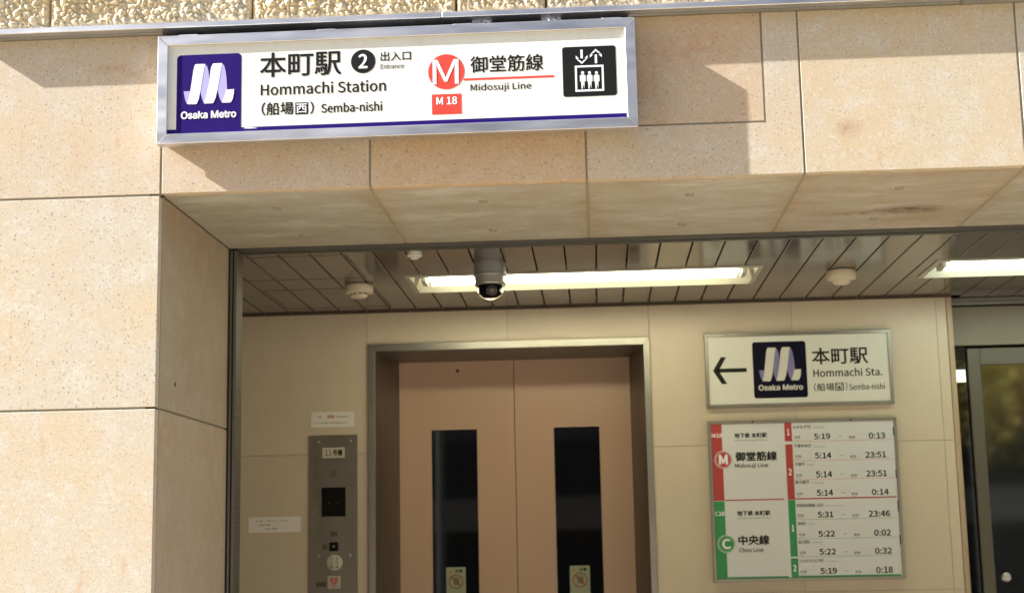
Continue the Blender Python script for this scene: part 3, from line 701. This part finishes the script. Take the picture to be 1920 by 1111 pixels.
def sticker(x0, x1, zt, label):
    s = empty('warning_sticker', ((x0+x1)/2, YD, zt-.07), label, 'sticker', 'hands-off stickers on the lift windows'); y = YD+.0066
    zb = zt-.155; flat('sticker_sheet', [rrect(x0, x1, zb, zt, .004)], y, M_sticker, s)
    cx = (x0+x1)/2; cz = zt-.062; rr = (x1-x0)*.37
    flat('prohibition_ring', ringpoly(cx, cz, rr-.005, rr, 32), y-.0007, M_stred, s)
    a = rr*.68; t = .0025
    flat('prohibition_bar', [[(cx-a-t, cz+a-t), (cx-a+t, cz+a+t), (cx+a+t, cz-a+t), (cx+a-t, cz-a-t)]], y-.0011, M_stred, s)
    flat('hand_print', [disc(cx+.002, cz-.002, rr*.42, 12)] + [[(cx-.012+i*.007, cz+.002), (cx-.008+i*.007, cz+.002), (cx-.010+i*.008, cz+.020), (cx-.014+i*.008, cz+.020)] for i in range(4)], y-.0004, mat('sticker_grey', (.14, .15, .11), .6), s)
    flat('warning_mark', [[(x0+.013, zt-.022), (x0+.027, zt-.022), (x0+.020, zt-.009)]], y-.0004, mat('sticker_amber', (.42, .2, .03), .5), s)
    text('注意', cx-.004, x1-.014, zt-.022, zt-.010, y-.0004, M_black, s, .03)
sticker(-.6725, -.5865, 1.407, 'pale green hands-off sticker on the left lift door window')
sticker(-.1285, -.0405, 1.404, 'pale green hands-off sticker on the right lift door window')

# ------------------------------------------------------------------ call panel and notices
YW = YB
def pp(x, y, Y=None): v = onY(x, y, YW if Y is None else Y); return v.x, v.z
cpn = empty('call_panel', (-1.1, YW, 1.5), 'tall brushed steel lift call panel with a black display and buttons', 'call panel')
box('faceplate', -1.2034, -.9973, YW-.008, YW-.0003, 1.02, 1.9667, M_panel, cpn, bev=.0015)
yp = YW-.0083
def plate(name, px, py, w_, h_, mt, d=.002, bev=.0004):
    x, z = pp(px, py, yp); return box(name, x-w_/2, x+w_/2, yp-d, yp, z-h_/2, z+h_/2, mt, cpn, bev=bev)
pl_ = plate('number_plate', 625.5, 848, .094, .043, mat('ivory_plate', (.55, .52, .42), .4))
x, z = pp(625.5, 848, yp)
text('11', x-.036, x-.008, z-.012, z+.012, yp-.0025, M_grey, pl_, .01); text('号機', x-.003, x+.038, z-.013, z+.013, yp-.0025, M_black, pl_, .02)
x, z = pp(625, 887, yp)
o = flat('speaker_holes', [disc(x-.011+i*.0055, z-.011+j*.0055, .0016, 8) for i in range(5) for j in range(5)], yp-.0004, M_dark, cpn)
x0, z0 = pp(603, 968, yp); x1, z1 = pp(648, 912.5, yp)
sc = box('display_screen', x0, x1, yp-.001, yp, z0, z1, M_black2, cpn)
for q_ in (.027, .066): flat('faint_digit', [rect(x0+q_, x0+q_+.009, z0+.056, z0+.060)], yp-.0015, M_brownp, sc)
plate('braille_plate', 626, 1000, .029, .020, M_brownp, .001); plate('braille_plate', 609.5, 1024.5, .020, .020, M_brownp, .001)
bt = plate('up_button', 626, 1024, .038, .036, M_black2, .006, .002)
x, z = pp(626, 1023, yp); flat('button_arrow', [[(x-.006, z-.004), (x+.006, z-.004), (x, z+.006)]], yp-.0065, M_mark, bt)
for px, py in ((598, 1041), (657, 1040), (598, 828), (658, 826)):
    x, z = pp(px, py, yp); lathe('screw', [(0, .001), (.004, .001), (.005, 0)], (x, yp, z), M_steel, cpn, axis='Y', n=12)
x, z = pp(627.5, 1054, yp); dk = lathe('number_badge', [(.0325, 0), (.0325, .002), (.031, .003), (0, .003)], (x, yp, z), mat('badge_white', (.5, .47, .40), .35), cpn, axis='Y', n=40)
text('11', x-.016, x+.016, z-.021, z+.021, yp-.0036, M_grey, dk, -.008, space=1.4)
eb = plate('alarm_button', 626.5, 1090.5, .053, .053, mat('button_white', (.48, .44, .37), .4), .007, .002)
x, z = pp(626.5, 1090, yp); flat('alarm_mark', [rect(x-.016, x-.002, z+.002, z+.018), rect(x+.002, x+.016, z+.002, z+.018), rect(x-.012, x+.012, z-.006, z+.0005), rect(x-.007, x-.002, z-.013, z-.006), rect(x+.002, x+.007, z-.013, z-.006), rect(x-.014, x+.014, z-.019, z-.0155)], yp-.0075, M_markr, eb)
plate('braille_plate', 602, 1094.5, .042, .020, M_brownp, .001)

def notice(px0, py1, px1, py0, mt, label, marks):
    x0, z0 = pp(px0, py1); x1, z1 = pp(px1, py0); nn = empty('paper_notice', ((x0+x1)/2, YW, z0), label, 'notice')
    box('sheet', x0, x1, YW-.0022, YW-.0004, z0, z1, mt, nn)
    for k, (a, b_, c_, d, mm) in enumerate(marks):
        polys = []; u = a
        while u < b_:
            du = random.uniform(.012, .03)
            if random.random() < .82: polys.append(rect(x0+(x1-x0)*u, x0+(x1-x0)*min(u+du, b_), z1-(z1-z0)*(d-random.uniform(0, .04)), z1-(z1-z0)*(c_+random.uniform(0, .04))))
            u += du+.010
        flat('printed_line', polys, YW-.0026, mm, nn)
notice(583.5, 801, 664, 770.5, M_paper, 'small white notice with faded red heading, above the lift call panel', [(.12, .28, .24, .42, M_markr), (.38, .55, .20, .44, M_markr), (.58, .88, .26, .40, M_mark), (.10, .86, .66, .78, M_mark)])
notice(466, 998, 564, 967, M_paper2, 'small landscape notice in three lines, left of the call panel', [(.14, .76, .22, .32, M_mark), (.20, .42, .45, .58, M_mark), (.32, .62, .70, .82, M_mark)])

# ------------------------------------------------------------------ arrow sign
def framed(name, x0, x1, z0, z1, w_, yf, label, cat, mface):
    t = empty(name, ((x0+x1)/2, YW, z0), label, cat)
    frame(x0, x1, z0, z1, w_, yf, YW-.0006, M_steel_in, t)
    box('face_panel', x0+w_-.002, x1-w_+.002, yf+.006, YW-.003, z0+w_-.002, z1-w_+.002, mface, t); return t
YI = YW-.03; ds = framed('direction_sign', .4655, 1.2345, 2.041, 2.350, .0135, YI, 'cream wall sign with left arrow and navy logo, above the timetable', 'sign', M_signin)
YIF = YI+.006; K1, K2 = YIF-.0006, YIF-.0012
def z3(x, y): v = onY(1300+x/4.5714, 600+y/4.5714, YIF); return v.x, v.z
def t3(body, xl, yb, xr, yb2, yt, mt, bold=0., y=K1, parent=ds):
    a = z3(xl, yb); b_ = z3(xr, yb2); t_ = z3(xl, yt); z0 = (a[1]+b_[1])/2
    return text(body, a[0], b_[0], z0, z0+(t_[1]-a[1]), y, mt, parent, bold)
ax0, az = z3(168, 433); ax1, _ = z3(458, 433); hh = .056; th = .0165
flat('arrow', [rect(ax0+.015, ax1, az-th/2, az+th/2),
               [(ax0, az), (ax0+hh*.62, az+hh), (ax0+hh*.62+.022, az+hh), (ax0+.024, az)], [(ax0, az), (ax0+.024, az), (ax0+hh*.62+.022, az-hh), (ax0+hh*.62, az-hh)]], K1, M_black, ds)
lx0, lz0 = z3(517, 670); lx1, lz1 = z3(968, 176)
lx0 = z3(512, 420)[0]; lx1 = z3(972, 420)[0]
flat('logo_tile', [rrect(lx0, lx1, lz0, lz1, .011)], K1, M_navy, ds)
s_ = lx1-lx0
def logo2(x0, z1, s, y, mw, ml, parent):
    T = lambda P: [(x0+(a-205)/485*s, z1-(b-(345+(a-205)*-.028))/485*s) for a, b in P]
    for p in LOGO_L: flat('logo_ribbon_fold', [T(p)], y, ml, parent)
    for p in LOGO_W: flat('logo_ribbon', [T(p)], y-.0005, mw, parent)
    text('Osaka Metro', x0+.085*s, x0+.915*s, z1-.915*s, z1-.815*s, y-.0005, mw, parent, bold=.06)
logo2(lx0, lz1, s_, K2, mat('cream_print', (.62, .62, .55), .4), M_lav2, ds)
t3('本町駅', 1018, 380, 1500, 366, 240, M_black, .012)
t3('Hommachi Sta.', 1030, 486, 1622, 470, 418, M_black, .012)
t3('（船場', 1035, 608, 1210, 603, 540, M_black, .006)
t3('）', 1305, 600, 1322, 598, 530, M_black, .006)
qa, qb = z3(1218, 602), z3(1288, 532); flat('lettering', [rect(qa[0], qb[0], qa[1], qb[1])], K1, M_black, ds)
text('西', qa[0]+.0025, qb[0]-.0025, qa[1]+.003, qb[1]-.003, K2, M_signin, ds, .01)
t3('Semba-nishi', 1338, 598, 1642, 588, 545, M_black, .008)

# ------------------------------------------------------------------ timetable board
tt = framed('timetable_board', .4655, 1.237, 1.3325, 1.986, .0125, YI, 'large framed first and last train board with red and green line columns', 'sign', M_ttface)
A0, A1, B0, B1 = .4655+.0125, 1.237-.0125, 1.3325+.0125, 1.986-.0125
HGT = B1-B0; WID = A1-A0
def bu(u): return A0+WID*u
def bv(v): return B1-HGT*v
def br(u0, u1, v0, v1): return rect(bu(u0), bu(u1), bv(v1), bv(v0))
def tb(body, u0, u1, v0, v1, mt, bold=0., y=K1): return text(body, bu(u0), bu(u1), bv(v1), bv(v0), y, mt, tt, bold)
def z4(x, y): v = onY(1310+x/3.355, 780+y/3.355, YIF); return v.x, v.z
def z5(x, y): v = onY(1460+x/3.358, 780+y/3.358, YIF); return v.x, v.z
def tx(fn, body, x0, x1, yb, yt, mt, bold=0., y=K1):
    a = fn(x0, yb); b_ = fn(x1, yb); t_ = fn(x0, yt); zc = (a[1]+b_[1])/2
    return text(body, a[0], b_[0], zc, zc+(t_[1]-a[1]), y, mt, tt, bold)
CX1 = z4(153, 300)[0]; XB0, XB1 = z5(47, 300)[0], z5(92, 300)[0]; ZMID = (z4(350, 526)[1]+z5(400, 518)[1])/2
flat('red_column', [rect(A0, CX1, ZMID+.001, B1)], K1, M_red2, tt); flat('green_column', [rect(A0, CX1, B0, ZMID-.001)], K1, M_green, tt)
flat('red_rule', [rect(CX1+.001, XB0-.014, ZMID, ZMID+.005)], K1, M_red2, tt); flat('red_rule', [rect(XB1+.0005, A1-.006, ZMID, ZMID+.005)], K1, M_red2, tt)
flat('green_rule', [rect(CX1+.001, XB0-.010, B0+.001, B0+.008)], K1, M_green, tt); flat('green_rule', [rect(XB1+.0005, A1-.006, B0+.001, B0+.008)], K1, M_green, tt)
for (y0, y1, mt, num) in ((40, 157, M_red2, '1'), (176, 518, M_red2, '2'), (527, 882, M_green, '1'), (893, 1015, M_green, '2')):
    zt_, zb_ = z5(60, y0)[1], z5(60, y1)[1]
    if y0 == 40: zt_ = B1
    if y0 == 176: zb_ = ZMID+.0005
    if y0 == 527: zt_ = ZMID-.0005
    if y0 == 893: zb_ = B0+.001
    flat('platform_bar', [rect(XB0, XB1, zb_, zt_)], K1, mt, tt); c_ = (zt_+zb_)/2; xc = (XB0+XB1)/2; hw = .0048 if num == '1' else .0065
    text(num, xc-hw, xc+hw, c_-.0125, c_+.0125, K2, M_whitep, tt, .03)
for y0, y1 in ((800, 815), (880, 895), (938, 958), (1002, 1020)):
    a = onY(1680, y0, YIF).z; b_ = onY(1680, y1, YIF).z; flat('edge_gap', [rect(A1-.0035, A1, b_, a)], K1, M_dark, tt)
for (px, py, mt, ch) in ((155, 272, M_red2, 'M'), (175, 801, M_green, 'C')):
    cx, cz = z4(px, py); flat('line_roundel', [disc(cx, cz, .0365)], K2, M_ttface, tt); flat('line_roundel', [disc(cx, cz, .034)], K2-.0005, mt, tt)
    flat('line_roundel', ringpoly(cx, cz, .0295, .0306, 40), K2-.001, M_whitep, tt)
    text(ch, cx-.0185, cx+.0185, cz-.019, cz+.019, K2-.001, M_whitep, tt, .03)
tx(z4, 'M18', 82, 148, 133, 108, M_whitep, .02, K2); tx(z4, 'C16', 104, 165, 624, 598, M_whitep, .02, K2)
tx(z4, '地下鉄 本町駅', 225, 430, 134, 104, M_black, .02); tx(z4, 'Subway Hommachi Station', 226, 432, 156, 144, M_grey)
tx(z4, '地下鉄 本町駅', 242, 452, 623, 592, M_black, .02); tx(z4, 'Subway Hommachi Station', 244, 453, 645, 632, M_grey)
tx(z4, '御堂筋線', 230, 495, 278, 222, M_black, .025); tx(z4, 'Midosuji Line', 230, 438, 328, 294, M_black, .012)
tx(z4, '中央線', 250, 448, 806, 748, M_black, .025); tx(z4, 'Chuo Line', 255, 408, 852, 824, M_black, .012)
rowsT = [('なかもず行', 'for Nakamozu', '5:19', '0:13', (90, 200, 76, 56), (213, 285), (222, 325, 142, 108), (568, 672, 138, 102)),
 ('千里中央行', 'for Senri-Chuo', '5:14', '23:51', (97, 205, 195, 175), (220, 292), (228, 333, 263, 228), (546, 677, 258, 222)),
 ('江坂行', 'for Esaka', '5:14', '23:51', (102, 165, 310, 290), (177, 222), (234, 338, 382, 346), (552, 683, 376, 339)),
 ('新大阪行', 'for Shin-Osaka', '5:14', '0:14', (106, 193, 424, 403), (208, 285), (240, 344, 498, 462), (587, 695, 492, 456)),
 ('学研奈良登美ヶ丘行', 'for Gakken Nara-Tomigaoka', '5:31', '23:46', (112, 283, 569, 549), (292, 412), (246, 345, 634, 599), (567, 703, 629, 592)),
 ('長田行', 'for Nagata', '5:22', '0:02', (120, 172, 684, 663), (182, 228), (250, 355, 755, 720), (602, 708, 749, 712)),
 ('森之宮行', 'for Morinomiya', '5:22', '0:32', (124, 198, 800, 779), (210, 278), (257, 361, 868, 833), (608, 714, 863, 826)),
 ('コスモスクエア行', 'for Cosmosquare', '5:19', '0:18', (130, 282, 918, 897), (295, 368), (263, 368, 988, 953), (615, 721, 983, 945))]
for i, (jp, en, t1, t2, A, E_, T1, T2) in enumerate(rowsT):
    tx(z5, jp, A[0], A[1], A[2], A[3], M_grey, .02); tx(z5, en, E_[0], E_[1], A[2]-2, A[3]+7, M_mark)
    tx(z5, t1, T1[0], T1[1], T1[2], T1[3], M_black, .02); tx(z5, t2, T2[0], T2[1], T2[2], T2[3], M_black, .02)
    cx = T1[1]+62; cy = (T1[2]+T1[3])/2; a, b_ = z5(cx-11, cy+1.5), z5(cx+11, cy-1.5); flat('dash', [rect(a[0], b_[0], (a[1]+b_[1])/2-.001, (a[1]+b_[1])/2+.001)], K1, M_mark, tt)
    for body, x_ in (('初発', A[0]+8), ('終発', A[0]+8+345)):
        tx(z5, body, x_, x_+40, T1[2]-3, T1[2]-20, M_mark, .02); tx(z5, 'First' if body == '初発' else 'Last', x_+3, x_+(30 if body == '初発' else 28), T1[2]+10, T1[2]+1, M_mark)
    if i not in (3, 7):
        q = z5(300, T1[2]+12); flat('row_line', [rect(bu(.443), bu(.985), q[1]-.0009, q[1]+.0009)], K1, M_pinkl if i < 4 else M_greenl, tt)

for x in (.65, 1.05):
    lathe('frame_screw', [(0, .0028), (.003, .0025), (.0045, 0)], (x, YI-.0003, 1.986-.006), M_brownp, tt, axis='Y', n=10)
for x in (.55, 1.15):
    for z in (2.0475, 2.3435): lathe('frame_screw', [(0, .0028), (.0025, .0025), (.004, 0)], (x, YI-.0003, z), M_steel_in, ds, axis='Y', n=10)

# ------------------------------------------------------------------ automatic glass door on the right
YA = 2.265
hd = empty('door_header', (2.2, YA, 2.45), 'olive beige transom and aluminium track over the glass door', 'transom')
box('track_band', 1.5, 3.6, YA-.010, YA+.05, 2.4735, 2.489, M_alu, hd, bev=.002)
box('track_band', 1.5, 3.6, YA-.004, YA+.05, 2.4585, 2.473, M_alu, hd, bev=.001)
box('shadow_gap', 1.5, 3.6, YA+.012, YA+.05, 2.4515, 2.458, M_dark, hd)
box('transom_panel', 1.5, 3.6, YA, YA+.05, 2.288, 2.451, M_transom, hd, bev=.001)
ad = empty('sliding_glass_door', (2.2, YA+.02, 0), 'automatic sliding glass door with a wide olive steel stile, at the right edge', 'glass door')
M_stile = mat('olive_stile', (.115, .108, .078), .45, metal=.1)
box('stile', 1.5705, 1.6215, YA+.008, YA+.048, .01, 2.276, M_stile, ad, bev=.002)
box('top_rail', 1.6218, 2.6, YA+.009, YA+.047, 2.206, 2.276, M_stile, ad, bev=.002)
pane = box('glass_pane', 1.622, 2.6, YA+.024, YA+.030, .05, 2.2055, M_glass2, ad)
box('bottom_rail', 1.622, 2.6, YA+.01, YA+.046, .01, .05, M_stile, ad)
# wire mesh cast in the pane
bm = bmesh.new(); st = .022
k = -2.3
while k < 1.0:
    for s in (1, -1):
        xa, xb = 1.63, 2.0; za = 1.2+(k-1.63)*0+ (k+2.3)*1.0; 
        z_a = 1.0+(k+2.3)*.7 if s > 0 else 1.4+(k+2.3)*.7; z_b = z_a + s*(xb-xa)
        lo, hi = 1.0, 2.2
        if min(z_a, z_b) < hi and max(z_a, z_b) > lo and z_a < hi and z_b < hi and z_a > .9 and z_b > .9:
            t = .00025; vs = [bm.verts.new(p) for p in ((xa-1.8, 0, z_a-t-1.5), (xb-1.8, 0, z_b-t-1.5), (xb-1.8, 0, z_b+t-1.5), (xa-1.8, 0, z_a+t-1.5))]; bm.faces.new(vs)
    k += st
o = link('wire_mesh', fin(bm, 'wire_mesh'), mat('mesh_wire', (.05, .05, .042), .5), ad, (1.8, YA+.0232, 1.5)); o['kind'] = 'stuff'
v = onY(1887, 1081, YA+.022); lathe('thumb_turn', [(.019, 0), (.019, .008), (.015, .011), (0, .011)], (v.x, YA+.0235, v.z), M_steel, ad, axis='Y', n=28)
# fixed side light between wall end and stile
sl = box('side_light', 1.4995, 1.5695, YA+.030, YA+.036, .01, 2.285, M_glass); tag(sl, 'narrow dark glass strip between the tiled wall end and the sliding door', 'glass panel')

v0_, v1_ = onY(1792, 716, YA+.02), onY(1809, 693, YA+.02)  # glowing box added in place of a bright reflection in the side glass
o = empty('reflection_patch', ((v0_.x+v1_.x)/2, YA+.02, v0_.z), 'small glowing white box standing in for a reflection in the dark glass strip beside the sliding door', 'reflection')
box('reflection_base', v0_.x-.002, v1_.x+.002, YA+.018, YA+.0295, v0_.z-.002, v1_.z+.002, M_plastic2, o, bev=.002); box('reflection_face', v0_.x, v1_.x, YA+.0155, YA+.0178, v0_.z, v1_.z, mat('reflection_glow', (1, 1, 1), .4, emis=(.93, 1, .8), es=.28), o)

# ------------------------------------------------------------------ across the street (seen mirrored in the glass)
bd = empty('office_building', (0, -19, 0), 'dark clad office building across the street, seen mirrored in the lift windows', 'building')
box('wall', -30, 30, -27, -18.6, .002, 13.5, M_bldg, bd)
box('awning', -30, 30, -18.449, -18.1, 1.75, 2.35, M_alu, bd)
box('shopfront', -30, 30, -18.6+.002, -18.45, .004, 3.4, M_navyb, bd)
for fl_ in range(3):
    for k in range(-9, 10):
        wn = box('window', k*3.1-1.1, k*3.1+1.1, -18.598, -18.52, 4.2+fl_*3.1, 6.1+fl_*3.1, M_win, bd)
def tree(x, y, h, r, seed, leafc, label):
    rnd = random.Random(seed); t = empty('street_tree', (x, y, 0), label, 'tree', 'street trees across the road')
    bark = mat('bark', (.09, .065, .045), .9); bm = bmesh.new()
    def limb(p, q, r0, r1, n_=8):
        d = (q-p).normalized(); a = d.orthogonal().normalized(); b_ = d.cross(a)
        c0 = [bm.verts.new(p+(a*math.cos(i*2*math.pi/n_)+b_*math.sin(i*2*math.pi/n_))*r0) for i in range(n_)]; c1 = [bm.verts.new(q+(a*math.cos(i*2*math.pi/n_)+b_*math.sin(i*2*math.pi/n_))*r1) for i in range(n_)]
        for i in range(n_): bm.faces.new((c0[i], c0[(i+1) % n_], c1[(i+1) % n_], c1[i]))
    top = Vector((0, 0, h*.55)); limb(Vector((0, 0, .0)), top, .16, .10); tips = []
    for i in range(9):
        a = i*2.4; q_ = top+Vector((math.cos(a)*r*.6, math.sin(a)*r*.6, h*.12+rnd.random()*h*.28)); limb(top-Vector((0, 0, rnd.random()*.8)), q_, .07, .02); tips.append(q_)
    link('trunk', fin(bm, 'trunk'), bark, t, (x, y, 0))
    vs = []; fs = []
    for i in range(4200):
        c_ = tips[rnd.randrange(9)] + Vector((rnd.gauss(0, r*.26), rnd.gauss(0, r*.26), rnd.gauss(0, r*.22))); s = rnd.uniform(.05, .11)
        a = Vector((rnd.gauss(0, 1), rnd.gauss(0, 1), rnd.gauss(0, 1))).normalized(); b_ = a.orthogonal().normalized(); k = len(vs)
        vs += [c_-a*s, c_-b_*s*.6, c_+a*s, c_+b_*s*.6]; fs.append((k, k+1, k+2, k+3))
    me = bpy.data.meshes.new('crown'); me.from_pydata([tuple(v) for v in vs], [], fs); link('crown', me, leafc, t, (x, y, 0))
M_leaf = mat('yellowing_leaf', (.28, .24, .03), .6); n = N(M_leaf); n.ln(n.mix(n.ramp(n.noise(n.pos(), 1.5, 3), .4, .65), (.50, .36, .04), (.30, .33, .06)), n.b.inputs['Base Color'])
tree(6.9, -14.6, 5.2, 2.2, 1, M_leaf, 'yellowing street tree opposite the glass door'); tree(11.5, -14.6, 5.6, 2.2, 2, M_leaf, 'yellowing street tree further along the far pavement to the right')
pl2 = empty('street_lamp', (5.7, -14.2, 0), 'slim grey lamp post on the far pavement', 'street lamp')
lathe('pole', [(.09, 0), (.06, .4), (.045, 6.5), (0, 6.5)], (5.7, -14.2, .001), M_alu, pl2, n=16)
box('lamp_head', 5.2, 5.75, -14.28, -14.12, 6.5, 6.6, M_alu, pl2, bev=.02)

pl3 = empty('street_lamp', (-2.46, -14.2, 0), 'plain grey lamp post on the far pavement, opposite the lift', 'street lamp')
lathe('pole', [(.09, 0), (.07, .4), (.05, 6.5), (0, 6.5)], (-2.46, -14.2, .001), M_alu, pl3, n=16)
box('lamp_head', -2.96, -2.41, -14.28, -14.12, 6.5, 6.6, M_alu, pl3, bev=.02)
